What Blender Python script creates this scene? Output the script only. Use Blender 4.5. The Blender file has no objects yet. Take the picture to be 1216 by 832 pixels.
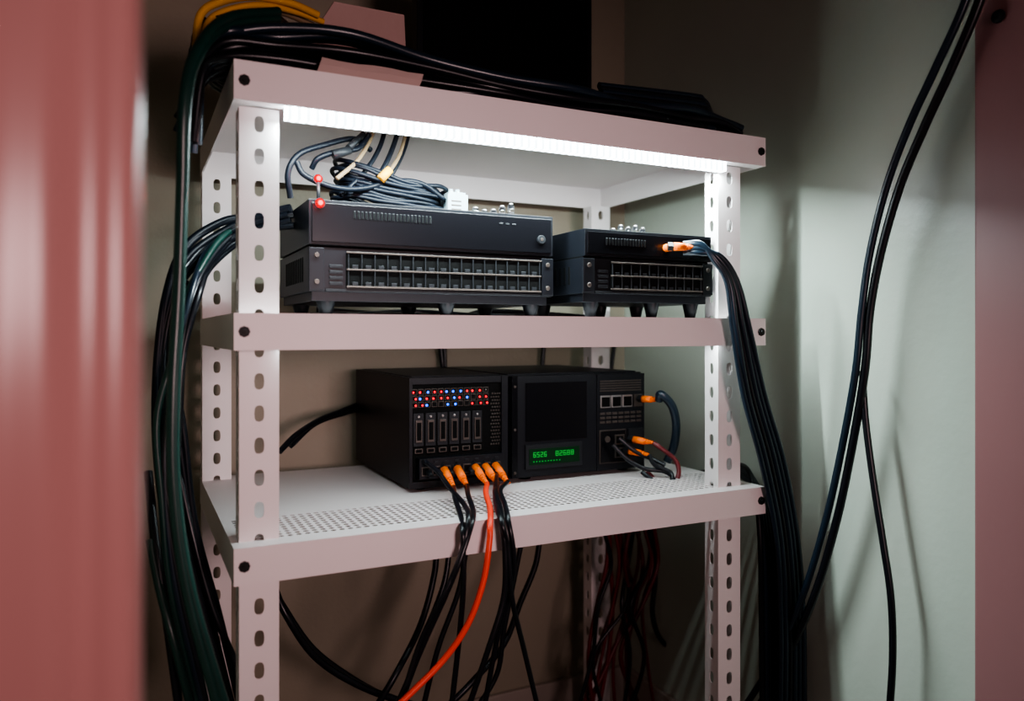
import bpy, bmesh, math, random
from mathutils import Vector, Matrix
random.seed(7)
scene = bpy.context.scene

# ---------------------------------------------------------------- survey
CX, CY, CZ = -0.119, -1.056, 1.0
TH = math.radians(26.3)
F = Vector((math.sin(TH), math.cos(TH), 0)); R = Vector((math.cos(TH), -math.sin(TH), 0))
def at(u, v, y):
    a = (u-608)/914.0; b = (395-v)/914.0
    d = F + a*R
    t = (y-CY)/d.y
    return Vector((CX+t*d.x, y, CZ+t*b))
def atx(u, v, x):
    a = (u-608)/914.0; b = (395-v)/914.0
    d = F + a*R
    t = (x-CX)/d.x
    return Vector((x, CY+t*d.y, CZ+t*b))

# ---------------------------------------------------------------- materials
MATS = {}
def mat(name, col, rough=0.5, metal=0.0, emit=0.0, ecol=None, var=0.06, nscale=30.0, bump=0.0, trans=0.0, bscale=None, spec=None):
    m = bpy.data.materials.new(name); m.use_nodes = True
    nt = m.node_tree; b = nt.nodes["Principled BSDF"]
    b.inputs["Base Color"].default_value = (*col, 1)
    b.inputs["Roughness"].default_value = rough
    b.inputs["Metallic"].default_value = metal
    if spec is not None: b.inputs["Specular IOR Level"].default_value = spec
    tc = nt.nodes.new("ShaderNodeTexCoord")
    n = nt.nodes.new("ShaderNodeTexNoise"); n.inputs["Scale"].default_value = nscale; n.inputs["Detail"].default_value = 4
    nt.links.new(tc.outputs["Object"], n.inputs["Vector"])
    mx = nt.nodes.new("ShaderNodeMix"); mx.data_type = 'RGBA'
    mx.inputs[6].default_value = (*[c*(1-var) for c in col], 1)
    mx.inputs[7].default_value = (*[min(1, c*(1+var)) for c in col], 1)
    nt.links.new(n.outputs["Fac"], mx.inputs[0]); nt.links.new(mx.outputs[2], b.inputs["Base Color"])
    if bump > 0:
        bp = nt.nodes.new("ShaderNodeBump"); bp.inputs["Strength"].default_value = bump; bp.inputs["Distance"].default_value = 0.002
        n2 = nt.nodes.new("ShaderNodeTexNoise"); n2.inputs["Scale"].default_value = bscale or nscale*4
        nt.links.new(tc.outputs["Object"], n2.inputs["Vector"])
        nt.links.new(n2.outputs["Fac"], bp.inputs["Height"]); nt.links.new(bp.outputs["Normal"], b.inputs["Normal"])
    if emit > 0:
        b.inputs["Emission Color"].default_value = (*(ecol or col), 1)
        b.inputs["Emission Strength"].default_value = emit
    if trans > 0:
        b.inputs["Transmission Weight"].default_value = trans
    MATS[name] = m
    return m
mat("white_powdercoat", (0.80, 0.74, 0.735), 0.45, var=0.03, nscale=6, bump=0.05, bscale=600)
mat("bolt_dark", (0.01, 0.01, 0.01), 0.5, 0.0, spec=0.2)
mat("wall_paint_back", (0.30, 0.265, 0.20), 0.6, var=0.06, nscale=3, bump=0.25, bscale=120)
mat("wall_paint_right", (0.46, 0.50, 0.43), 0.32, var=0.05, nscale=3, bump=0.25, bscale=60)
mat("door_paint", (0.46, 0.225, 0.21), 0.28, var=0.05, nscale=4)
mat("door_paint_shaded", (0.28, 0.135, 0.135), 0.40, var=0.05, nscale=4)  # same door paint, right jamb's shade darkened into the colour
mat("trim_paint", (0.36, 0.31, 0.27), 0.4, var=0.03)
mat("floor_mat", (0.08, 0.055, 0.05), 0.5, var=0.2, nscale=8)
mat("ceiling_mat", (0.20, 0.17, 0.16), 0.8)
mat("black_metal", (0.0040, 0.0047, 0.0068), 0.42, 0.0, var=0.2, nscale=40, bump=0.05, bscale=900, spec=0.22)
mat("black_gloss", (0.003, 0.003, 0.004), 0.25, spec=0.2)
mat("port_black", (0.001, 0.001, 0.001), 0.7, spec=0.1)
mat("rim_metal", (0.065, 0.052, 0.045), 0.4, 0.5)
mat("rim_bright", (0.40, 0.38, 0.37), 0.3, 0.9)
mat("dark_grey", (0.010, 0.011, 0.013), 0.45, spec=0.2)
mat("cable_black", (0.0045, 0.0055, 0.0085), 0.32, var=0.2, spec=0.4)
mat("cable_coil", (0.003, 0.0045, 0.008), 0.42, var=0.2, spec=0.18)
mat("cable_blue", (0.007, 0.016, 0.027), 0.30, var=0.2, spec=0.5)
mat("cable_green", (0.006, 0.034, 0.027), 0.32, var=0.2, spec=0.5)
mat("cable_red", (0.11, 0.008, 0.012), 0.4, var=0.2)
mat("cable_orange", (0.90, 0.06, 0.02), 0.4)
mat("cable_yellow", (0.62, 0.30, 0.01), 0.5, spec=0.2)
mat("cable_cream", (0.20, 0.14, 0.08), 0.5, spec=0.2)
mat("plug_orange", (0.88, 0.17, 0.008), 0.45, spec=0.25)
mat("cardboard", (0.50, 0.33, 0.30), 0.8, var=0.08, nscale=15, bump=0.2)
mat("paper", (0.46, 0.34, 0.31), 0.8)
mat("white_plastic", (0.28, 0.35, 0.38), 0.3)
mat("clear_plastic", (0.9, 0.93, 0.95), 0.05, trans=1.0)
mat("led_red", (0.01, 0.0, 0.0), 0.6, emit=10, ecol=(1, 0.0, 0.02), spec=0.0)
mat("led_red_halo", (0.015, 0.0, 0.0), 0.6, emit=1.1, ecol=(1, 0.0, 0.01), spec=0.0)  # emissive red standing in for the glow around the LED core
mat("led_red_small", (0.1, 0.0, 0.0), 0.4, emit=2.2, ecol=(1, 0.0, 0.02), spec=0.05)
mat("led_blue_small", (0.0, 0.01, 0.1), 0.4, emit=5.0, ecol=(0.0, 0.10, 1), spec=0.05)
mat("lcd_green", (0.01, 0.2, 0.03), 0.4, emit=0.24, ecol=(0.06, 0.9, 0.12), spec=0.1)
mat("lcd_back", (0.002, 0.014, 0.005), 0.5, emit=0.012, ecol=(0.02, 0.5, 0.08), spec=0.1)
m = mat("led_diffuser", (0.9, 0.95, 1), 0.4, emit=7, ecol=(0.80, 0.95, 1.0))
nt = m.node_tree; b = nt.nodes["Principled BSDF"]
tc = nt.nodes.new("ShaderNodeTexCoord"); sp = nt.nodes.new("ShaderNodeSeparateXYZ")
nt.links.new(tc.outputs["Object"], sp.inputs[0])
mu = nt.nodes.new("ShaderNodeMath"); mu.operation = 'MULTIPLY'; mu.inputs[1].default_value = 2*math.pi/0.0125
sn = nt.nodes.new("ShaderNodeMath"); sn.operation = 'SINE'
mr = nt.nodes.new("ShaderNodeMapRange"); mr.inputs[1].default_value = -0.6; mr.inputs[2].default_value = 0.8; mr.inputs[3].default_value = 5.5; mr.inputs[4].default_value = 22
nt.links.new(sp.outputs[0], mu.inputs[0]); nt.links.new(mu.outputs[0], sn.inputs[0]); nt.links.new(sn.outputs[0], mr.inputs[0])
nt.links.new(mr.outputs[0], b.inputs["Emission Strength"])
mat("led_diffuser_dim", (0.9, 0.95, 1), 0.4, emit=3, ecol=(0.84, 0.95, 1.0))

# ---------------------------------------------------------------- mesh builder
class B:
    def __init__(s, *mats):
        s.bm = bmesh.new(); s.mats = list(mats)
    def mi(s, m):
        if m not in s.mats: s.mats.append(m)
        return s.mats.index(m)
    def box(s, x0, x1, y0, y1, z0, z1, m):
        k = s.mi(m)
        v = [s.bm.verts.new(p) for p in [(x0,y0,z0),(x1,y0,z0),(x1,y1,z0),(x0,y1,z0),(x0,y0,z1),(x1,y0,z1),(x1,y1,z1),(x0,y1,z1)]]
        for f in [(0,3,2,1),(4,5,6,7),(0,1,5,4),(1,2,6,5),(2,3,7,6),(3,0,4,7)]:
            fc = s.bm.faces.new([v[i] for i in f]); fc.material_index = k
    def cone(s, p0, p1, r0, r1, m, n=14, smooth=True):
        k = s.mi(m); p0 = Vector(p0); p1 = Vector(p1)
        ax = (p1-p0).normalized(); t = Vector((0,0,1)) if abs(ax.z) < 0.9 else Vector((1,0,0))
        a = ax.cross(t).normalized(); b_ = ax.cross(a)
        A = [s.bm.verts.new(p0+r0*(math.cos(2*math.pi*i/n)*a+math.sin(2*math.pi*i/n)*b_)) for i in range(n)]
        C = [s.bm.verts.new(p1+r1*(math.cos(2*math.pi*i/n)*a+math.sin(2*math.pi*i/n)*b_)) for i in range(n)]
        for i in range(n):
            f = s.bm.faces.new([A[i], A[(i+1)%n], C[(i+1)%n], C[i]]); f.material_index = k; f.smooth = smooth
        f = s.bm.faces.new(A[::-1]); f.material_index = k
        f = s.bm.faces.new(C); f.material_index = k
    def ball(s, c, r, m, n=12):
        k = s.mi(m)
        g = bmesh.ops.create_uvsphere(s.bm, u_segments=n, v_segments=n//2+2, radius=r, matrix=Matrix.Translation(c))
        for v in g['verts']:
            for f in v.link_faces: f.material_index = k; f.smooth = True
    def perf(s, o, ux, uy, w, h, nx, ny, rx, ry, m, th=0.002, per=4, p=2.0):
        k = s.mi(m); o = Vector(o); ux = Vector(ux); uy = Vector(uy); nrm = ux.cross(uy)
        cw, ch = w/nx, h/ny
        per_pts = []
        for i in range(per): per_pts.append((-.5+i/per, -.5))
        for i in range(per): per_pts.append((.5, -.5+i/per))
        for i in range(per): per_pts.append((.5-i/per, .5))
        for i in range(per): per_pts.append((-.5, .5-i/per))
        n = len(per_pts)
        for i in range(nx):
            for j in range(ny):
                c = o + ux*(cw*(i+.5)) + uy*(ch*(j+.5))
                out, inn, inb, outb = [], [], [], []
                for (a, b_) in per_pts:
                    ang = math.atan2(b_, a); ca, sa = math.cos(ang), math.sin(ang)
                    e = 2.0/p
                    ix = math.copysign(abs(ca)**e, ca)*rx; iy = math.copysign(abs(sa)**e, sa)*ry
                    q = c+ux*(a*cw)+uy*(b_*ch); r = c+ux*ix+uy*iy
                    out.append(s.bm.verts.new(q)); inn.append(s.bm.verts.new(r))
                    inb.append(s.bm.verts.new(r-nrm*th)); outb.append(s.bm.verts.new(q-nrm*th))
                for t in range(n):
                    t2 = (t+1) % n
                    for f in ([out[t],out[t2],inn[t2],inn[t]], [inn[t],inn[t2],inb[t2],inb[t]], [inb[t],inb[t2],outb[t2],outb[t]]):
                        fc = s.bm.faces.new(f); fc.material_index = k
    def obj(s, name, bevel=0.0, parent=None, recalc=True):
        if recalc: bmesh.ops.recalc_face_normals(s.bm, faces=s.bm.faces)
        me = bpy.data.meshes.new(name); s.bm.to_mesh(me); s.bm.free()
        for m in s.mats: me.materials.append(MATS[m])
        ob = bpy.data.objects.new(name, me); scene.collection.objects.link(ob)
        if bevel > 0:
            md = ob.modifiers.new("bevel", 'BEVEL'); md.width = bevel; md.segments = 2; md.limit_method = 'ANGLE'; md.angle_limit = math.radians(50)
        if parent: ob.parent = parent
        return ob
def empty(name):
    e = bpy.data.objects.new(name, None); e.empty_display_size = 0.05; scene.collection.objects.link(e); return e

# ---------------------------------------------------------------- cables
def catmull(P, n=8):
    P = [Vector(p) for p in P]
    Q = [P[0]*2-P[1]] + P + [P[-1]*2-P[-2]]
    out = []
    for i in range(1, len(Q)-2):
        p0, p1, p2, p3 = Q[i-1], Q[i], Q[i+1], Q[i+2]
        for k in range(n):
            t = k/n
            out.append(0.5*((2*p1)+(-p0+p2)*t+(2*p0-5*p1+4*p2-p3)*t*t+(-p0+3*p1-3*p2+p3)*t**3))
    out.append(P[-1]); return out
def cables(name, lst, parent=None):
    cu = bpy.data.curves.new(name, 'CURVE'); cu.dimensions = '3D'; cu.bevel_depth = 1.0; cu.bevel_resolution = 4; cu.use_fill_caps = True
    mats = []
    for P, r, m in lst:
        if m not in mats: mats.append(m); cu.materials.append(MATS[m])
        S = catmull(P)
        sp = cu.splines.new('POLY'); sp.points.add(len(S)-1); sp.use_smooth = True
        for i, q in enumerate(S):
            sp.points[i].co = (*q, 1); sp.points[i].radius = r
        sp.material_index = mats.index(m)
    ob = bpy.data.objects.new(name, cu); scene.collection.objects.link(ob)
    if parent: ob.parent = parent
    return ob
def img(pts):
    return [at(*p) for p in pts]

# ---------------------------------------------------------------- room
BW = 0.63; RW = 1.045; LW = -0.36; FW = -0.40
def slab(name, x0,x1,y0,y1,z0,z1,m,bev=0.0):
    b_ = B(m); b_.box(x0,x1,y0,y1,z0,z1,m); return b_.obj(name, bev)
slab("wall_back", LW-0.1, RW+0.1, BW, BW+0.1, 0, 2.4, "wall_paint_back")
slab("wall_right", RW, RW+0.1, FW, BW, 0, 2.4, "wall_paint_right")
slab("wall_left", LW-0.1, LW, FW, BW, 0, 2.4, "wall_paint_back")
slab("floor", -3, 4, -4, BW+0.1, -0.1, 0, "floor_mat")
slab("ceiling", LW-0.1, RW+0.1, FW-0.12, BW+0.1, 2.4, 2.5, "ceiling_mat")
slab("baseboard_back", LW, RW, BW-0.014, BW, 0, 0.13, "trim_paint", 0.003)
slab("baseboard_right", RW-0.014, RW, FW, BW-0.014, 0, 0.13, "trim_paint", 0.003)
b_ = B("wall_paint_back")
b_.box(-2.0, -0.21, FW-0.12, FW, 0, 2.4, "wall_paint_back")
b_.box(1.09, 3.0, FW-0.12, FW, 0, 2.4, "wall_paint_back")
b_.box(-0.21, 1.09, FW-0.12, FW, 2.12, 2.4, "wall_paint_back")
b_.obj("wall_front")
b_ = B("door_paint_shaded")
b_.box(1.018, 1.09, -0.56, -0.325, 0, 2.12, "door_paint_shaded")
b_.box(1.018, 1.16, -0.585, -0.52, 0, 2.16, "door_paint_shaded")
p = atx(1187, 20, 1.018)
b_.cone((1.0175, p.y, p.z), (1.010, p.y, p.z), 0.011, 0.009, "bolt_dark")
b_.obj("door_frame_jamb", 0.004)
prof = [(-0.1135,-0.40),(-0.1135,-0.592),(-0.1155,-0.603),(-0.1195,-0.610),(-0.126,-0.6135),(-0.133,-0.6125),(-0.139,-0.6120),(-0.146,-0.616),(-0.153,-0.6225),(-0.161,-0.6255),(-0.170,-0.6255),(-0.178,-0.629),(-0.188,-0.634),(-0.21,-0.635),(-0.215,-0.630),(-0.215,-0.40)]
bb = B("door_paint"); 
lo = [bb.bm.verts.new((x,y,0)) for x,y in prof]; hi = [bb.bm.verts.new((x,y,2.14)) for x,y in prof]
for i in range(len(prof)):
    j = (i+1) % len(prof); f = bb.bm.faces.new([lo[i],lo[j],hi[j],hi[i]]); f.smooth = (1 <= i < 13)
bb.bm.faces.new(lo[::-1]); bb.bm.faces.new(hi)
bb.obj("trim_1")

# ---------------------------------------------------------------- shelving unit
W, D = 0.92, 0.55
b_ = B("white_powdercoat"); wp = "white_powdercoat"
ZT = [(1.356, 0.052), (1.026, 0.049), (0.719, 0.049)]
for i, (z, h) in enumerate(ZT):
    t = 0.003
    if i == 2:
        b_.box(0, W, 0.0, 0.034, z-t, z, wp)
        b_.perf((0.012, 0.034, z), (1,0,0), (0,1,0), W-0.024, 0.13, 74, 10, 0.0044, 0.0048, wp, th=0.0008, per=2)
        b_.box(0, 0.012, 0.034, 0.164, z-t, z, wp); b_.box(W-0.012, W, 0.034, 0.164, z-t, z, wp)
        b_.box(0, W, 0.164, D, z-t, z, wp)
    else:
        b_.box(0, W, 0, D, z-t, z, wp)
    b_.box(0, W, 0, t, z-h, z-t, wp)
    b_.box(0, W, D-t, D, z-h, z-t, wp)
    b_.box(0, t, t, D-t, z-h, z-t, wp)
    b_.box(W-t, W, t, D-t, z-h, z-t, wp)
    b_.box(t, W-t, t, 0.022, z-h, z-h+0.002, wp)
    for x in (0.013, W-0.011):
        zz = z-h/2
        b_.cone((x, 0.0005, zz), (x, -0.003, zz), 0.0078, 0.0070, "bolt_dark", n=8, smooth=False)
        b_.cone((x, -0.003, zz), (x, -0.0045, zz), 0.0035, 0.003, "bolt_dark", n=6, smooth=False)
shelf = b_.obj("shelves", 0.0)
root = empty("shelving_unit"); shelf.parent = root
pw, cell = 0.052, 0.0435
def post(x0, y0, name, depth=0.036):
    q = B(wp)
    n = 30; H = n*cell
    z0 = 1.304-H
    q.perf((x0, y0, z0), (1,0,0), (0,0,1), pw, H, 1, n, 0.0066, 0.0112, wp, th=0.002, per=4, p=2.6)
    q.perf((x0, y0+depth, z0), (0,-1,0), (0,0,1), depth, H, 1, n, 0.0055, 0.0105, wp, th=0.002, per=4, p=2.6)
    q.perf((x0+pw, y0, z0), (0,1,0), (0,0,1), depth, H, 1, n, 0.0055, 0.0105, wp, th=0.002, per=4, p=2.6)
    o = q.obj(name, recalc=False); o.parent = root
post(0.010, 0.030, "post_1")
post(0.835, 0.030, "post_2")
post(0.001, 0.510, "post_3")
post(0.867, 0.510, "post_4")
q = B("rim_metal")
for x in (0.010, 0.835): q.box(x-0.002, x+pw+0.002, 0.028, 0.068, 0, 0.006, "rim_metal")
for x in (0.001, 0.867): q.box(x-0.002, x+pw+0.002, 0.508, 0.548, 0, 0.006, "rim_metal")
o = q.obj("post_feet"); o.parent = root

q = B("rim_bright", "led_diffuser")
q.box(0.066, 0.832, 0.016, 0.028, 1.2985, 1.3038, "rim_bright")
q.box(0.067, 0.831, 0.004, 0.020, 1.288, 1.3035, "led_diffuser")
q.obj("led_light_strip", 0.0)
q = B("rim_bright", "led_diffuser_dim")
q.box(0.066, 0.832, 0.0235, 0.0295, 0.990, 1.003, "rim_bright")
q.box(0.067, 0.831, 0.0235, 0.0295, 0.982, 0.990, "led_diffuser_dim")
q.obj("led_light_strip.001", 0.0)

# ---------------------------------------------------------------- rack switches
def ports(q, x0, x1, z0, z1, y, n, rows, rim="rim_metal"):
    q.box(x0-0.003, x1+0.003, y-0.0015, y, z0-0.002, z1+0.002, "port_black")
    cw = (x1-x0)/n; chh = (z1-z0)/rows
    for r_ in range(rows+1):
        zz = z0+r_*chh
        q.box(x0-0.003, x1+0.003, y-0.004, y, zz-0.0013, zz+0.0013, rim)
    for i in range(n+1):
        xx = x0+i*cw
        q.box(xx-0.0009, xx+0.0009, y-0.0035, y, z0, z1, "dark_grey")
    for i in range(n):
        for r_ in range(rows):
            xx = x0+(i+.5)*cw; zz = z0+(r_+.5)*chh
            q.box(xx-cw*.22, xx+cw*.22, y-0.003, y, zz-chh*.45, zz-chh*.22, "dark_grey")
def switch(name, x0, x1, y, depth, zb, zs, zt, np_, inset):
    q = B("black_metal")
    q.box(x0+0.006, x1-0.006, y+0.008, y+depth, zb, zb+0.016, "black_metal")
    q.box(x0, x1, y, y+depth, zb+0.014, zs-0.0015, "black_metal")
    q.box(x0+0.004, x1-0.004, y+0.004, y+depth-0.004, zs-0.002, zs+0.002, "port_black")
    q.box(x0+inset, x1-inset*0.3, y-0.002, y+depth, zs+0.0015, zt, "black_metal")
    q.box(x0+inset+0.004, x1-inset*0.3-0.004, y-0.0045, y-0.002, zs+0.006, zt-0.005, "black_gloss")
    for xx in (x0, x1-0.022):
        q.box(xx, xx+0.022, y-0.004, y, zb+0.016, zs-0.003, "black_metal")
        for zz in (zb+0.028, zs-0.014):
            q.cone((xx+0.011, y-0.004, zz), (xx+0.011, y-0.0065, zz), 0.0042, 0.0036, "rim_metal", n=10)
    ports(q, x0+0.058, x1-0.026, zb+0.022, zs-0.008, y-0.001, np_, 2)
    for k in range(4):
        q.box(x0+0.030, x0+0.050, y-0.002, y, zb+0.024+k*0.0085, zb+0.0285+k*0.0085, "dark_grey")
    q.box(x0+0.024, x1-0.024, y-0.003, y, zb+0.0145, zb+0.018, "dark_grey")
    w = x1-x0
    for k in range(int(w*0.32/0.006)):
        xx = x0+w*0.16+k*0.006
        q.box(xx, xx+0.0035, y-0.0052, y-0.004, zt-0.026, zt-0.014, "dark_grey")
        q.box(xx+0.0004, xx+0.0031, y-0.0056, y-0.004, zt-0.0255, zt-0.0145, "port_black")
    for k in range(3):
        q.box(x1-w*0.25+k*0.012, x1-w*0.25+k*0.012+0.007, y-0.0052, y-0.004, zt-0.019, zt-0.016, "dark_grey")
    q.cone((x1-0.024, y-0.004, (zs+zt)/2-0.006), (x1-0.024, y-0.0085, (zs+zt)/2-0.006), 0.008, 0.007, "dark_grey")
    q.cone((x1-0.024, y-0.008, (zs+zt)/2-0.006), (x1-0.024, y-0.0092, (zs+zt)/2-0.006), 0.0030, 0.0026, "rim_metal")
    for k in range(10):
        yy = y+0.04+k*0.015
        if yy < y+depth-0.02: q.box(x0-0.0008, x0+0.001, yy, yy+0.006, zb+0.03, zs-0.014, "port_black")
    for xx in (x0+0.03, (x0+x1)/2+0.02, x1-0.03):
        for yy in (y+0.022, y+depth-0.03):
            q.cone((xx, yy, zb+0.001), (xx, yy, 1.0262), 0.015, 0.009, "black_metal", n=10)
    return q.obj(name, 0.0012)
switch("network_switch", 0.113, 0.521, 0.085, 0.24, 1.047, 1.128, 1.196, 16, 0.0)
switch("network_switch.001", 0.553, 0.827, 0.040, 0.22, 1.052, 1.127, 1.174, 10, 0.004)
# red status lamps: glowing core, red halo added as an emissive cone around it
q = B("dark_grey")
p = at(380, 238, 0.079)
q.cone((p.x, 0.088, 1.190), (p.x, 0.0785, 1.190), 0.0080, 0.0080, "dark_grey", n=20)
q.cone((p.x, 0.0790, 1.190), (p.x, 0.0755, 1.190), 0.0074, 0.0052, "led_red_halo", n=20)
q.ball((p.x, 0.0750, 1.190), 0.0034, "led_red")
p2 = at(378, 212, 0.100)
q.cone((p2.x, 0.100, 1.195), (p2.x, 0.100, p2.z-0.004), 0.0026, 0.0026, "dark_grey")
q.cone((p2.x, 0.104, p2.z), (p2.x, 0.100, p2.z), 0.0074, 0.0074, "dark_grey", n=20)
q.cone((p2.x, 0.1005, p2.z), (p2.x, 0.0970, p2.z), 0.0068, 0.0048, "led_red_halo", n=20)
q.ball((p2.x, 0.0965, p2.z), 0.0032, "led_red")
q.obj("red_indicator_lamp")
def pt(name, loc, e):
    L = bpy.data.lights.new(name, 'POINT'); L.energy = e; L.color = (1, 0.0, 0.02); L.shadow_soft_size = 0.003
    o = bpy.data.objects.new(name, L); o.location = loc; scene.collection.objects.link(o)
pt("red_indicator_light", (p.x, 0.066, 1.190), 0.09)
pt("red_indicator_light.001", (p2.x, 0.089, p2.z), 0.09)

# ---------------------------------------------------------------- server (bottom shelf)
S0, S1, SY, SZ0, SZ1 = 0.316, 0.815, 0.235, 0.726, 0.921
q = B("black_metal")
q.box(S0, 0.507, SY, 0.585, SZ0, SZ1, "black_metal")
q.box(0.509, S1, SY+0.004, 0.585, SZ0, SZ1-0.001, "black_metal")
for xx in (S0+0.03, 0.56, S1-0.03):
    for yy in (SY+0.03, 0.55): q.cone((xx, yy, SZ0+0.001), (xx, yy, 0.7192), 0.014, 0.012, "port_black", n=12)
q.box(S0+0.01, 0.50, SY+0.012, 0.57, SZ1, SZ1+0.0015, "black_metal")
q.box(0.515, S1-0.008, SY+0.012, 0.57, SZ1-0.001, SZ1+0.0015, "black_metal")
y = SY
q.box(S0, S0+0.006, y-0.006, y, SZ0, SZ1, "black_metal"); q.box(0.494, 0.507, y-0.008, y, SZ0, SZ1, "black_metal")
q.box(S0+0.006, 0.494, y-0.006, y, SZ1-0.012, SZ1, "black_metal"); q.box(S0+0.006, 0.494, y-0.006, y, SZ0, SZ0+0.012, "black_metal")
q.box(S0+0.006, 0.494, y-0.001, y, SZ0+0.012, SZ1-0.012, "port_black")
for r_ in range(3):
    for c in range(12):
        xx = 0.326+c*0.0125; zz = 0.896-r_*0.0115
        q.box(xx-0.0052, xx+0.0052, y-0.004, y, zz-0.0048, zz+0.0048, "rim_metal")
        q.box(xx-0.0042, xx+0.0042, y-0.0045, y, zz-0.0038, zz+0.0038, "port_black")
        rr = random.random()
        if rr < 0.66:
            mm = "led_blue_small" if (c in (2, 5, 6, 7) and r_ != 1) or (r_ == 1 and c in (1, 6, 8, 9)) else "led_red_small"
            dx = random.choice((-.0022, .0022, 0))
            q.cone((xx+dx, y-0.004, zz-.001), (xx+dx, y-0.0060, zz-.001), 0.0023, 0.0019, mm, n=8)
        elif rr > .9:
            q.cone((xx, y-0.004, zz), (xx, y-0.0055, zz), 0.0012, 0.001, "rim_bright", n=8)
for c in range(6):
    xx = 0.334+c*0.0225
    q.box(xx-0.0095, xx+0.0095, y-0.0035, y, 0.800, 0.858, "dark_grey")
    q.box(xx-0.0060, xx+0.0060, y-0.0060, y-0.003, 0.807, 0.846, "rim_metal")
    q.box(xx-0.0040, xx+0.0040, y-0.0068, y-0.003, 0.811, 0.842, "port_black")
    q.cone((xx, y-0.003, 0.852), (xx, y-0.0055, 0.852), 0.0025, 0.002, "rim_bright", n=8)
    q.box(xx-0.0075, xx+0.0075, y-0.005, y-0.002, 0.7875, 0.796, "rim_metal")
    q.box(xx-0.0055, xx+0.0055, y-0.0055, y-0.002, 0.789, 0.7945, "port_black")
for r_ in range(16):
    for c in range(4):
        xx = 0.4755+c*0.0050+(0.0025 if r_ % 2 else 0); zz = 0.795+r_*0.0062
        q.cone((xx, y-0.0005, zz), (xx, y-0.003, zz), 0.0020, 0.0016, "rim_metal", n=6, smooth=False)
q.box(0.330, 0.492, y-0.020, y, 0.744, 0.780, "black_metal")
for c in range(8):
    xx = 0.341+c*0.0195
    q.box(xx-0.0075, xx+0.0075, y-0.0215, y-0.019, 0.750, 0.766, "rim_metal")
    q.box(xx-0.0058, xx+0.0058, y-0.0225, y-0.019, 0.752, 0.764, "port_black")
    q.box(xx-0.004, xx+0.004, y-0.0215, y-0.019, 0.771, 0.775, "dark_grey")
y = SY-0.004
q.box(0.512, 0.699, y-0.006, y+0.010, SZ0+0.004, SZ1-0.002, "black_metal")
q.box(0.542, 0.676, y-0.008, y-0.005, 0.796, 0.906, "black_gloss")
q.box(0.512, 0.524, y-0.010, y-0.005, SZ0+0.004, SZ1-0.002, "black_gloss")
for zz in (0.74, 0.82, 0.90): q.cone((0.518, y-0.010, zz), (0.518, y-0.012, zz), 0.003, 0.0025, "rim_metal", n=8)
q.box(0.541, 0.664, y-0.010, y-0.005, 0.744, 0.790, "dark_grey")
q.box(0.548, 0.657, y-0.011, y-0.005, 0.752, 0.782, "lcd_back")
def seg(q, x, z, w, h, ch, yy):
    t = 0.0015
    segs = {'0':'abcdef','1':'bc','2':'abged','3':'abgcd','4':'fgbc','5':'afgcd','6':'afgedc','7':'abc','8':'abcdefg','9':'abcdfg','E':'afged','S':'afgcd','L':'fed','-':'g'}[ch]
    for s_ in segs:
        bx = {'a':(0,w,h-t,h),'g':(0,w,h/2-t/2,h/2+t/2),'d':(0,w,0,t),'f':(0,t,h/2,h),'b':(w-t,w,h/2,h),'e':(0,t,0,h/2),'c':(w-t,w,0,h/2)}[s_]
        q.box(x+bx[0], x+bx[1], yy-0.0008, yy, z+bx[2], z+bx[3], "lcd_green")
for k, ch in enumerate("6S26"): seg(q, 0.556+k*0.0076, 0.766, 0.0058, 0.0098, ch, y-0.011)
for k, ch in enumerate("82688"): seg(q, 0.604+k*0.0084, 0.766, 0.0064, 0.0098, ch, y-0.011)
for k in range(10): q.box(0.556+k*0.0062, 0.5585+k*0.0062, y-0.0116, y-0.011, 0.757, 0.759, "lcd_green")
q.box(0.702, S1, y-0.004, y+0.010, SZ0+0.002, SZ1-0.003, "black_metal")
for k in range(5): q.box(0.708, 0.806, y-0.006, y-0.003, 0.903-k*0.0048, 0.9055-k*0.0048, "rim_metal")
for k in range(3):
    xx = 0.708+k*0.026
    q.box(xx, xx+0.023, y-0.008, y-0.003, 0.852, 0.876, "rim_bright")
    q.box(xx+0.002, xx+0.021, y-0.0088, y-0.003, 0.854, 0.873, "port_black")
q.box(0.788, 0.808, y-0.008, y-0.003, 0.852, 0.876, "rim_metal")
for r_ in range(3):
    for c in range(7):
        q.box(0.708+c*0.0145, 0.719+c*0.0145, y-0.006, y-0.003, 0.838-r_*0.0085, 0.8425-r_*0.0085, "rim_metal")
q.box(0.706, 0.768, y-0.007, y-0.003, 0.742, 0.808, "rim_metal"); q.box(0.708, 0.766, y-0.0085, y-0.003, 0.744, 0.806, "black_gloss")
q.cone((0.723, y-0.008, 0.790), (0.723, y-0.0105, 0.790), 0.0065, 0.006, "rim_metal")
for r_ in range(2):
    q.box(0.740, 0.762, y-0.0105, y-0.003, 0.752+r_*0.026, 0.772+r_*0.026, "rim_metal")
    q.box(0.743, 0.759, y-0.0112, y-0.003, 0.755+r_*0.026, 0.769+r_*0.026, "port_black")
q.box(0.774, 0.808, y-0.008, y-0.003, 0.742, 0.808, "dark_grey")
q.obj("rack_server", 0.0009)

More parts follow.
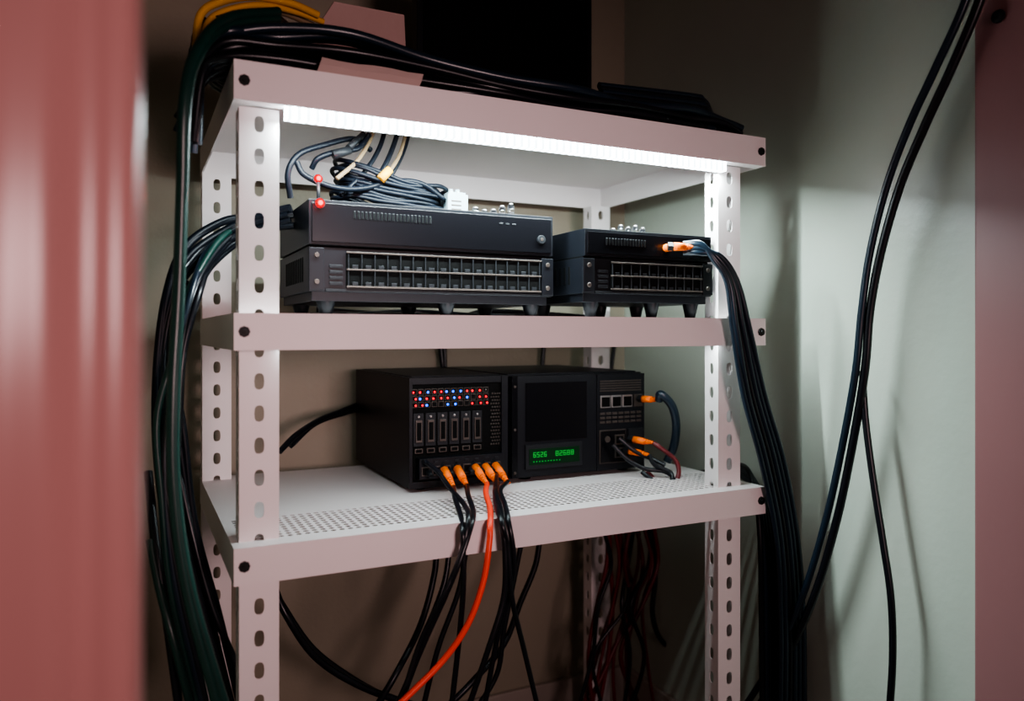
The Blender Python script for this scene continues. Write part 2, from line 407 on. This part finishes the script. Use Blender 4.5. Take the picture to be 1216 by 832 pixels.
# ---------------------------------------------------------------- patch cables out of the server
root = empty("patch_cables")
q = B("plug_orange")
def plug(q, p0, p1, m="plug_orange", r=0.0065):
    p0 = Vector(p0); p1 = Vector(p1); d = p1-p0
    q.cone(p0-d*0.28, p0, r*1.05, r*1.05, "dark_grey", n=4, smooth=False)
    q.cone(p0, p0+d*0.55, r*1.05, r*0.95, m, n=10)
    for k in range(4):
        a = p0+d*(0.55+k*0.11); q.cone(a, a+d*0.07, r*(0.85-k*0.1), r*(0.82-k*0.1), m, n=10)
    q.cone(p0+d*0.5, p1, r*0.7, r*0.45, m, n=10)
cl = []
px_ = [0.373, 0.398, 0.432, 0.452, 0.472]
ends = []
for i, xx in enumerate(px_):
    a = Vector((xx, 0.209, 0.760)); e = Vector((xx+0.002+random.uniform(-.003, .003), 0.160, 0.7345+random.uniform(-.002, .003)))
    plug(q, a, e, r=0.0073); ends.append(e)
paths = [
 ([(540,590,.10),(547,612,.035),(549,628,-.012),(550,650,-.02),(550,700,-.02),(545,760,-.01),(536,840,.0)], .0042, "cable_black"),
 ([(556,588,.10),(562,606,.04),(560,622,-.010),(548,660,-.025),(532,700,-.02),(505,760,.0),(470,840,.02)], .0042, "cable_black"),
 ([(577,585,.10),(582,604,.035),(582,622,-.012),(581,645,-.022),(574,690,-.025),(556,740,-.025),(525,785,-.02),(472,838,-.02)], .0046, "cable_orange"),
 ([(588,585,.10),(594,604,.035),(596,622,-.012),(600,660,-.02),(598,710,-.02),(580,770,-.02),(556,840,-.01)], .0045, "cable_black"),
 ([(594,582,.10),(600,600,.035),(604,620,-.012),(610,660,-.018),(606,700,-.01),(590,760,.0),(575,840,.01)], .0042, "cable_black"),
]
for e, (P, r, m) in zip(ends, paths): cl.append(([e-Vector((0,-.004,-.002))]+img(P), r, m))
cl.append((img([(590,560,.20),(588,592,.08),(594,616,-.012),(603,650,-.02),(608,710,-.02),(622,770,-.01),(640,845,.0)]), .004, "cable_black"))
cl.append((img([(505,548,.205),(520,560,.17),(535,580,.13),(552,600,.05),(556,618,-.011),(545,665,-.02),(524,712,-.02),(500,760,.0),(474,840,.0)]), .004, "cable_black"))
cables("cords", cl, root)
for i in range(7):
    xx = 0.345+i*0.0195
    q.cone((xx, 0.212, 0.757), (xx, 0.196, 0.752), 0.0055, 0.0045, "dark_grey", n=8)
q.obj("plugs", 0, root)

root = empty("fiber_patch_cables")
q = B("plug_orange"); cl = []
def side(a, e, P, r, m):
    plug(q, a, e, r=0.0068); cl.append(([Vector(e)]+img(P), r, m))
side((0.797, 0.208, 0.868), (0.812, 0.175, 0.868), [(785,468,.165),(798,482,.16),(803,505,.165),(800,530,.18),(792,548,.19)], .0085, "cable_blue")
side((0.775, 0.208, 0.788), (0.796, 0.172, 0.785), [(785,532,.16),(802,546,.15),(806,562,.14),(798,576,.14),(782,572,.16),(768,560,.18)], .0045, "cable_red")
side((0.765, 0.208, 0.766), (0.786, 0.172, 0.762), [(778,552,.16),(797,562,.14),(795,575,.13),(780,573,.15),(762,560,.175)], .0045, "cable_black")
cl.append((img([(728,528,.205),(745,545,.19),(765,556,.17),(790,560,.15),(800,570,.13),(785,577,.13),(765,572,.15)]), .0042, "cable_black"))
cl.append((img([(735,520,.205),(755,536,.19),(775,545,.17),(790,552,.15)]), .0042, "cable_black"))
cables("cords", cl, root); q.obj("plugs", 0, root)

# ---------------------------------------------------------------- cable bundle out of right-hand switch
root = empty("network_cable_bundle")
q = B("plug_orange"); 
a = at(793, 294, 0.030); e = at(822, 294, 0.000)
q.cone((a.x, 0.040, a.z), (a.x, 0.012, a.z), 0.007, 0.007, "plug_orange", n=8)
plug(q, (a.x-0.002, 0.012, a.z), (e.x, -0.004, a.z-0.001), r=0.0072)
q.obj("plugs", 0, root)
cl = []
for k in range(6):
    o = k*7-14
    v0 = 289+k*2.2
    P = [(812,v0,.012),(832,v0,-.012),(850+o*.25,303+k*1.6-o*.3,-.025),(868+o*.35,335,-.03),(878+o*.55,390,-.025-.004*(k%2)),(893+o*.7,470,-.02),(915+o*.75,550,-.015),(932+o*.7,640,-.01),(938+o*.75,740,-.005),(938+o*.8,845,.0)]
    cl.append((img(P), .0056 if k % 2 else .0048, "cable_blue" if k not in (2,) else "cable_black"))
cables("cords", cl, root)
cl = []
for k in range(7):
    o = k*5-10
    P = [(845,560,.35),(862,558,.22),(885+o*.2,553+k*3,.10),(901+o*.5,580+k*2,.05),(910+o*.75,640,.03),(914+o,730,.03),(915+o,845,.03)]
    P = [at(*p_) for p_ in P]
    for p_ in P:
        p_.x = min(p_.x, 1.02)
    cl.append((P, .0050, "cable_blue" if k % 3 else "cable_black"))
cables("network_cable_bundle.001", cl)

def wcl(pts, x): return [atx(u, v, x) for u, v in pts]
cl = [
 (wcl([(1176,-40),(1158,15),(1128,85),(1098,150),(1069,220),(1046,300),(1033,370),(1027,440),(1012,530),(993,620),(966,710),(929,790),(894,850)], 0.985), .0070, "cable_black"),
 (wcl([(1160,-40),(1141,15),(1109,85),(1079,150),(1053,220),(1033,300),(1023,370),(1016,440),(1000,530),(980,620),(952,710),(915,790),(877,850)], 0.975), .0062, "cable_blue"),
 (wcl([(1024,440),(1028,500),(1037,570),(1048,640),(1058,710),(1060,780),(1056,850)], 0.990), .0058, "cable_black"),
]
cables("hanging_power_cable", cl)

# ---------------------------------------------------------------- left cable mass
cl = []
for k in range(7):
    P = [(345,246+k*3,.20),(300,252+k*4,.22),(262,262+k*5,.22),(222,292+k*6,.20),(196+k*4,345,.18),(184+k*4,430,.17),(186+k*5,520,.16),(200+k*5,620,.16),(222+k*6,730,.16),(240+k*8,850,.16)]
    P = [(a_+random.uniform(-4,4), b_2+random.uniform(-4,4), c_) for a_, b_2, c_ in P]
    cl.append((img(P), .0055, random.choice(["cable_coil", "cable_black", "cable_coil"])))
for k in range(6):
    P = [(290,262+k*4,.24),(252,290+k*5,.20),(222+k*3,350,.14),(205+k*3,420,.12),(190+k*4,500,.12),(188+k*4,590,.12),(206+k*6,700,.12),(232+k*9,850,.12)]
    P = [(a_+random.uniform(-5,5), b_2+random.uniform(-4,4), c_) for a_, b_2, c_ in P]
    cl.append((img(P), .0052, random.choice(["cable_black", "cable_green", "cable_blue"])))
cables("network_cable_bundle.002", cl)
cl = []
for k in range(2):
    P = [(330,14+k*8,.10),(270,22+k*9,.03),(234+k*3,60+k*5,-.03),(219+k*3,120,-.05),(216+k*2,220,-.04),(212+k*2,340,-.03),(205+k*3,470,-.03),(206+k*3,580,-.03),(222+k*5,700,-.03),(262+k*9,850,-.03)]
    cl.append((img(P), .0072-.001*k, "cable_green"))
cl.append((img([(176,560,.15),(184,640,.10),(196,720,.08),(214,850,.08)]), .006, "cable_black"))
cl.append((img([(178,640,.10),(190,700,.08),(206,760,.06),(230,850,.06)]), .006, "cable_green"))
cl.append((img([(212,560,.16),(230,640,.14),(252,720,.13),(285,800,.12),(300,850,.12)]), .005, "cable_black"))
cables("green_power_cable", cl)

# ---------------------------------------------------------------- cable heap on top shelf
cl = []
for k in range(18):
    r = random.uniform(.0050, .0072)
    layer = k//7; yy = 0.024+(k % 7)*0.014; zz = 1.356+r+layer*0.0115+random.uniform(0, .004)
    P = []
    xs = [-0.005, 0.06, 0.16, 0.28, 0.40, 0.52, 0.64, 0.76, 0.86-random.uniform(0, .05), 0.895]
    for i, x in enumerate(xs):
        hump = 0.022*math.exp(-((x-0.16)/0.16)**2)*(layer+0.6)*0.6
        P.append(Vector((x, yy+random.uniform(-.012, .012)+0.008*math.sin(x*7+k), zz+hump+random.uniform(0, .008))))
    P[-1].z = 1.356+r+layer*.008; P[-1].y += 0.01
    P = [Vector((-0.035-random.uniform(0,.03), yy+0.06, 1.30+random.uniform(-.04, .03))), Vector((-0.032, yy+0.03, 1.352+layer*.01))] + P
    cl.append((P, r, random.choice(["cable_black", "cable_black", "cable_blue", "cable_black", "cable_blue"])))
for k in range(9):
    y0 = 0.13+k*0.02; r = .0062
    P = [Vector((-0.03, y0, 1.40+random.uniform(0, .06))), Vector((0.08, y0+.02, 1.42+random.uniform(0, .04))), Vector((0.2, y0, 1.40+random.uniform(-.01, .02))), Vector((0.34, y0-.03, 1.395+random.uniform(-.01, .02))), Vector((0.5, y0-.04, 1.385+random.uniform(0, .01))), Vector((0.66, y0, 1.375+random.uniform(0, .015))), Vector((0.8, y0+.04, 1.372+random.uniform(0, .02))), Vector((0.88, y0+.08, 1.364))]
    cl.append((P, r, random.choice(["cable_black", "cable_blue", "cable_black"])))
for k in range(9):
    cx_, cy_, cz_ = 0.035, 0.12+k*0.012, 1.415
    P = []
    for t in range(15):
        a = 2*math.pi*t/14*1.05+k
        P.append(Vector((cx_+0.070*math.cos(a)+random.uniform(-.004, .004), cy_+0.03*math.sin(a*0.5), cz_+0.048*math.sin(a)+random.uniform(-.004, .004))))
    cl.append((P, .0058, random.choice(["cable_black", "cable_green", "cable_black"])))
for k in range(9):
    P = []
    for t in range(11):
        a = math.pi*t/10-math.pi/2
        P.append(Vector((0.80+0.085*math.cos(a), 0.12+0.09*math.sin(a)+k*.004, 1.366+k*0.008+.003*math.sin(3*a))))
    P = [Vector((0.6, 0.03+k*.004, 1.368+k*.007))]+P+[Vector((0.66, 0.21+k*.004, 1.368+k*.007))]
    cl.append((P, .006, "cable_black" if k % 2 else "cable_blue"))
cables("black_cable_heap", cl)
cl = [(img([(232,60,.12),(238,18,.10),(262,2,.10),(300,-4,.12),(345,4,.12),(378,18,.13)]), .0055, "cable_yellow"),
      (img([(236,70,.14),(246,28,.12),(270,12,.12),(310,6,.12),(350,14,.13),(384,26,.14)]), .0045, "cable_yellow"),
      (img([(240,60,.16),(258,30,.14),(290,18,.14),(330,14,.14),(372,30,.15)]), .0045, "cable_cream")]
cables("yellow_patch_cable", cl)

def carton(name, x0, x1, y0, y1, z0, z1, flaps=True):
    q = B("cardboard"); t = 0.004
    q.box(x0, x1, y0, y1, z0, z0+t, "cardboard")
    q.box(x0, x1, y0, y0+t, z0, z1, "cardboard"); q.box(x0, x1, y1-t, y1, z0, z1, "cardboard")
    q.box(x0, x0+t, y0, y1, z0, z1, "cardboard"); q.box(x1-t, x1, y0, y1, z0, z1, "cardboard")
    if flaps:
        def quad(a, b, c, d):
            n = (Vector(b)-Vector(a)).cross(Vector(d)-Vector(a)).normalized()*0.003
            A = [q.bm.verts.new(Vector(p)) for p in (a,b,c,d)]; C = [q.bm.verts.new(Vector(p)+n) for p in (a,b,c,d)]
            q.bm.faces.new(A); q.bm.faces.new(C[::-1])
            for i in range(4): q.bm.faces.new([A[i], A[(i+1)%4], C[(i+1)%4], C[i]])
        quad((x0,y0,z1),(x1,y0,z1),(x1-.02,y0-.05,z1+.05),(x0+.03,y0-.05,z1+.05))
        quad((x0,y0,z1),(x0,y1,z1),(x0-.05,y1-.01,z1+.04),(x0-.05,y0+.01,z1+.04))
        quad((x1,y0,z1),(x1,y1,z1),(x1+.05,y1-.01,z1-.03),(x1+.05,y0+.01,z1-.03))
    return q.obj(name, 0.0008)
carton("cardboard_box", 0.135, 0.30, 0.20, 0.44, 1.3565, 1.47)
carton("cardboard_box.001", 0.86, 0.935, 0.44, 0.54, 1.3565, 1.515, False)
q = B("paper")
rows = [(0.0035, 1.3568), (0.0045, 1.366), (0.008, 1.3765), (0.020, 1.379), (0.05, 1.377)]
vs = []
for j, (yy, zz) in enumerate(rows):
    vs.append([q.bm.verts.new((0.108+i*0.0245+(0.004*j), yy, zz+(0.0012*math.sin(i*1.7+j)+.0012 if j else 0))) for i in range(7)])
for j in range(len(rows)-1):
    for i in range(6): q.bm.faces.new([vs[j][i], vs[j][i+1], vs[j+1][i+1], vs[j+1][i]])
o = q.obj("folded_paper"); sd = o.modifiers.new("s", 'SOLIDIFY'); sd.thickness = 0.001

q = B("black_metal")
q.box(0.36, 0.745, 0.315, 0.345, 1.385, 1.70, "black_metal")
q.box(0.372, 0.733, 0.3135, 0.316, 1.405, 1.688, "black_gloss")
q.box(0.45, 0.69, 0.345, 0.385, 1.42, 1.64, "black_metal")
q.box(0.525, 0.585, 0.35, 0.365, 1.362, 1.46, "black_metal")
q.box(0.46, 0.65, 0.28, 0.41, 1.3565, 1.366, "black_metal")
q.obj("computer_monitor", 0.004)

# ---------------------------------------------------------------- coil on the left switch
cl = []
z0 = 1.197
for k in range(9):
    P = []
    rx = 0.095-0.004*(k % 4); ry = 0.062-0.002*(k % 3)
    cx_ = 0.265+random.uniform(-.008, .008); cy_ = 0.185
    for t in range(17):
        a = 2*math.pi*t/16+0.3*k
        zz = z0+0.007+0.0046*k + max(0, -math.cos(a))*0.030*(0.4+0.1*k)
        P.append(Vector((cx_+rx*math.cos(a), cy_+ry*math.sin(a), zz+random.uniform(-.001, .003))))
    cl.append((P, .0036, "cable_coil"))
cl.append((img([(345,235,.13),(342,205,.12),(355,183,.12),(385,172,.13),(420,165,.15),(440,178,.17)]), .0045, "cable_coil"))
cl.append((img([(525,235,.14),(500,218,.13),(470,215,.13),(430,224,.13),(395,222,.12),(362,208,.12),(352,192,.12)]), .0045, "cable_coil"))
cl.append((img([(430,236,.15),(455,200,.15),(470,165,.17),(478,130,.20)]), .0042, "cable_coil"))
cl.append((img([(440,238,.16),(466,205,.16),(482,170,.18),(488,130,.21)]), .0042, "cable_coil"))
cl.append((img([(400,212,.14),(425,190,.15),(442,160,.17),(450,130,.20)]), .0034, "cable_cream"))
cl.append((img([(404,232,.14),(432,205,.15),(452,172,.17),(462,130,.20)]), .0038, "cable_coil"))
cl.append((img([(452,214,.15),(465,200,.15),(476,180,.17),(484,150,.19),(490,130,.21)]), .0032, "cable_cream"))
cl.append((img([(370,200,.14),(378,188,.13),(400,180,.13),(425,176,.14),(438,160,.16)]), .0045, "cable_coil"))
root = empty("coiled_patch_cable")
cables("cords", cl, root)
q = B("cable_yellow")
a = at(452, 213, .120); e = at(463, 201, .120); q.cone(a, e, .0075, .0065, "cable_yellow", n=8)
a = at(416, 178, .128); e = at(395, 184, .128); q.cone(a, e, .0062, .008, "dark_grey", n=10)
a = at(432, 158, .15); e = at(414, 176, .13); q.cone(a, e, .004, .0058, "dark_grey", n=10)
q.obj("plugs", 0, root)

q = B("white_plastic")
a = at(532, 245, .14); x0 = a.x
q.box(x0, x0+0.036, 0.14, 0.175, 1.1965, 1.232, "white_plastic")
q.box(x0+0.003, x0+0.033, 0.143, 0.172, 1.232, 1.236, "white_plastic")
q.cone((x0+0.012, 0.158, 1.236), (x0+0.012, 0.158, 1.243), .005, .004, "white_plastic")
q.cone((x0+0.024, 0.158, 1.236), (x0+0.024, 0.158, 1.243), .005, .004, "white_plastic")
for k in range(3): q.box(x0+0.006, x0+0.024, 0.1392, 0.1402, 1.205+k*.007, 1.2075+k*.007, "rim_metal")
q.obj("power_adapter", 0.002)
def clearpile(name, x0, n, y, z, sx, hs):
    q = B("clear_plastic")
    for k in range(n):
        x = x0+k*sx; h = hs[k % len(hs)]
        q.cone((x, y, z), (x, y, z+h), .0062, .0056, "clear_plastic", n=12)
        q.cone((x, y, z+h), (x, y, z+h+.003), .0042, .0036, "rim_bright", n=10)
        q.cone((x, y, z+.0005), (x, y, z+.003), .0066, .0066, "rim_bright", n=10)
    q.obj(name)
a = at(570, 240, .11)
clearpile("clear_connector_row", a.x-.004, 5, .12, 1.1965, .0165, [.010, .007, .009, .016, .021])
clearpile("clear_connector_row.001", at(728, 262, .10).x, 5, .10, 1.1745, .0160, [.010, .017, .014, .018, .015])

# ---------------------------------------------------------------- cables behind / beneath
cl = [
 (img([(332,536,.42),(352,516,.45),(380,498,.5),(405,488,.55),(430,478,.605)]), .0055, "cable_black"),
 (img([(345,530,.46),(375,503,.5),(412,490,.58),(440,482,.61)]), .0045, "cable_black"),
 (img([(519,380,.605),(524,420,.605),(530,470,.605)]), .006, "cable_black"),
 (img([(527,380,.600),(528,420,.600),(530,470,.600)]), .005, "cable_black"),
 (img([(648,380,.605),(645,420,.605),(642,470,.605)]), .0055, "cable_black"),
 (img([(735,380,.595),(728,420,.595),(722,470,.595)]), .0055, "cable_black"),
 (img([(325,695,.35),(340,730,.33),(375,780,.33),(430,815,.33),(500,840,.33)]), .0065, "cable_black"),
 (img([(320,690,.37),(338,722,.35),(372,770,.35),(420,806,.35),(470,832,.35),(520,850,.35)]), .0055, "cable_black"),
 (img([(518,640,.40),(516,680,.38),(500,740,.35),(470,800,.3),(440,850,.3)]), .0062, "cable_black"),
 (img([(535,640,.42),(528,690,.40),(510,740,.38),(492,790,.35),(470,850,.32)]), .0058, "cable_black"),
 (img([(642,630,.40),(636,670,.38),(618,715,.36),(598,765,.33),(560,810,.3),(520,850,.3)]), .0062, "cable_black"),
 (img([(620,640,.3),(610,690,.3),(598,750,.3),(590,800,.3),(560,850,.3)]), .005, "cable_black"),
 (img([(555,640,.28),(545,700,.28),(520,770,.28),(500,850,.28)]), .005, "cable_black"),
 (img([(770,620,.45),(778,680,.45),(775,730,.45),(790,765,.46),(832,785,.48),(850,780,.5)]), .0062, "cable_black"),
]
cables("black_power_cable", cl)
cl = []
for k in range(15):
    c = 712+k*4.2
    P = [(c+random.uniform(-6, 12),625,.40+.01*(k%5)),(c+8+random.uniform(-8, 8),670,.40+.01*(k%5)),(c+random.uniform(-14, 14),720,.40+.012*(k%4)),(c-8+random.uniform(-22, 16),780,.40+.012*(k%4)),(c-15+random.uniform(-34, 26),855,.40+.012*(k%4))]
    cl.append((img(P), random.uniform(.0035, .0055), "cable_red" if k % 4 else "cable_black"))
cables("red_cable_bundle", cl)
cl = [([Vector((0.18, 0.40, 1.032)), Vector((0.35, 0.38, 1.034)), Vector((0.5, 0.42, 1.032)), Vector((0.62, 0.38, 1.034)), Vector((0.82, 0.42, 1.032))], .006, "cable_black"),
      ([Vector((0.2, 0.44, 1.045)), Vector((0.3, 0.42, 1.038)), Vector((0.46, 0.37, 1.032)), Vector((0.56, 0.40, 1.045)), Vector((0.8, 0.36, 1.032))], .0055, "cable_black"),
      ([Vector((0.24, 0.36, 1.032)), Vector((0.38, 0.41, 1.042)), Vector((0.52, 0.36, 1.034)), Vector((0.68, 0.42, 1.036))], .005, "cable_blue")]
cables("loose_patch_cable", cl)

# ---------------------------------------------------------------- lights
def area(name, loc, rot, sx, sy, e, col, spread_=math.pi):
    l = bpy.data.lights.new(name, 'AREA'); l.shape = 'RECTANGLE'; l.size = sx; l.size_y = sy; l.energy = e; l.color = col; l.spread = spread_
    o = bpy.data.objects.new(name, l); o.location = loc; o.rotation_euler = rot; scene.collection.objects.link(o); return o
area("led_strip_light", (0.449, 0.024, 1.2865), (math.radians(14), 0, 0), 0.76, 0.008, 15.0, (0.82, 0.98, 1.0))
area("led_strip_light.001", (0.449, 0.0265, 0.981), (math.radians(4), 0, 0), 0.76, 0.006, 1.7, (0.82, 0.98, 1.0))
def aim(loc, tgt):
    return (Vector(tgt)-Vector(loc)).to_track_quat('-Z', 'Y').to_euler()
l1 = (0.45, -2.1, 1.05)
area("hallway_lamp", l1, aim(l1, (0.22, 0.0, 0.97)), 0.45, 0.45, 3.6, (1.0, 0.70, 0.71), math.radians(66))
w = bpy.data.worlds.new("hall_ambience"); scene.world = w; w.use_nodes = True
w.node_tree.nodes["Background"].inputs[0].default_value = (1.0, 0.70, 0.70, 1)
w.node_tree.nodes["Background"].inputs[1].default_value = 0.04
try:
    scene.view_settings.view_transform = 'AgX'
    scene.view_settings.look = 'AgX - Medium High Contrast'
except Exception as ex:
    print(ex)

# ---------------------------------------------------------------- camera
cam = bpy.data.cameras.new("camera"); co = bpy.data.objects.new("camera", cam); scene.collection.objects.link(co)
co.location = (CX, CY, CZ); co.rotation_euler = (math.radians(90), 0, -TH)
cam.sensor_width = 36; cam.lens = 914/1216*36; cam.shift_y = -21/1216; cam.clip_start = 0.02
cam.dof.use_dof = True; cam.dof.focus_distance = 1.3; cam.dof.aperture_fstop = 2.4
scene.camera = co
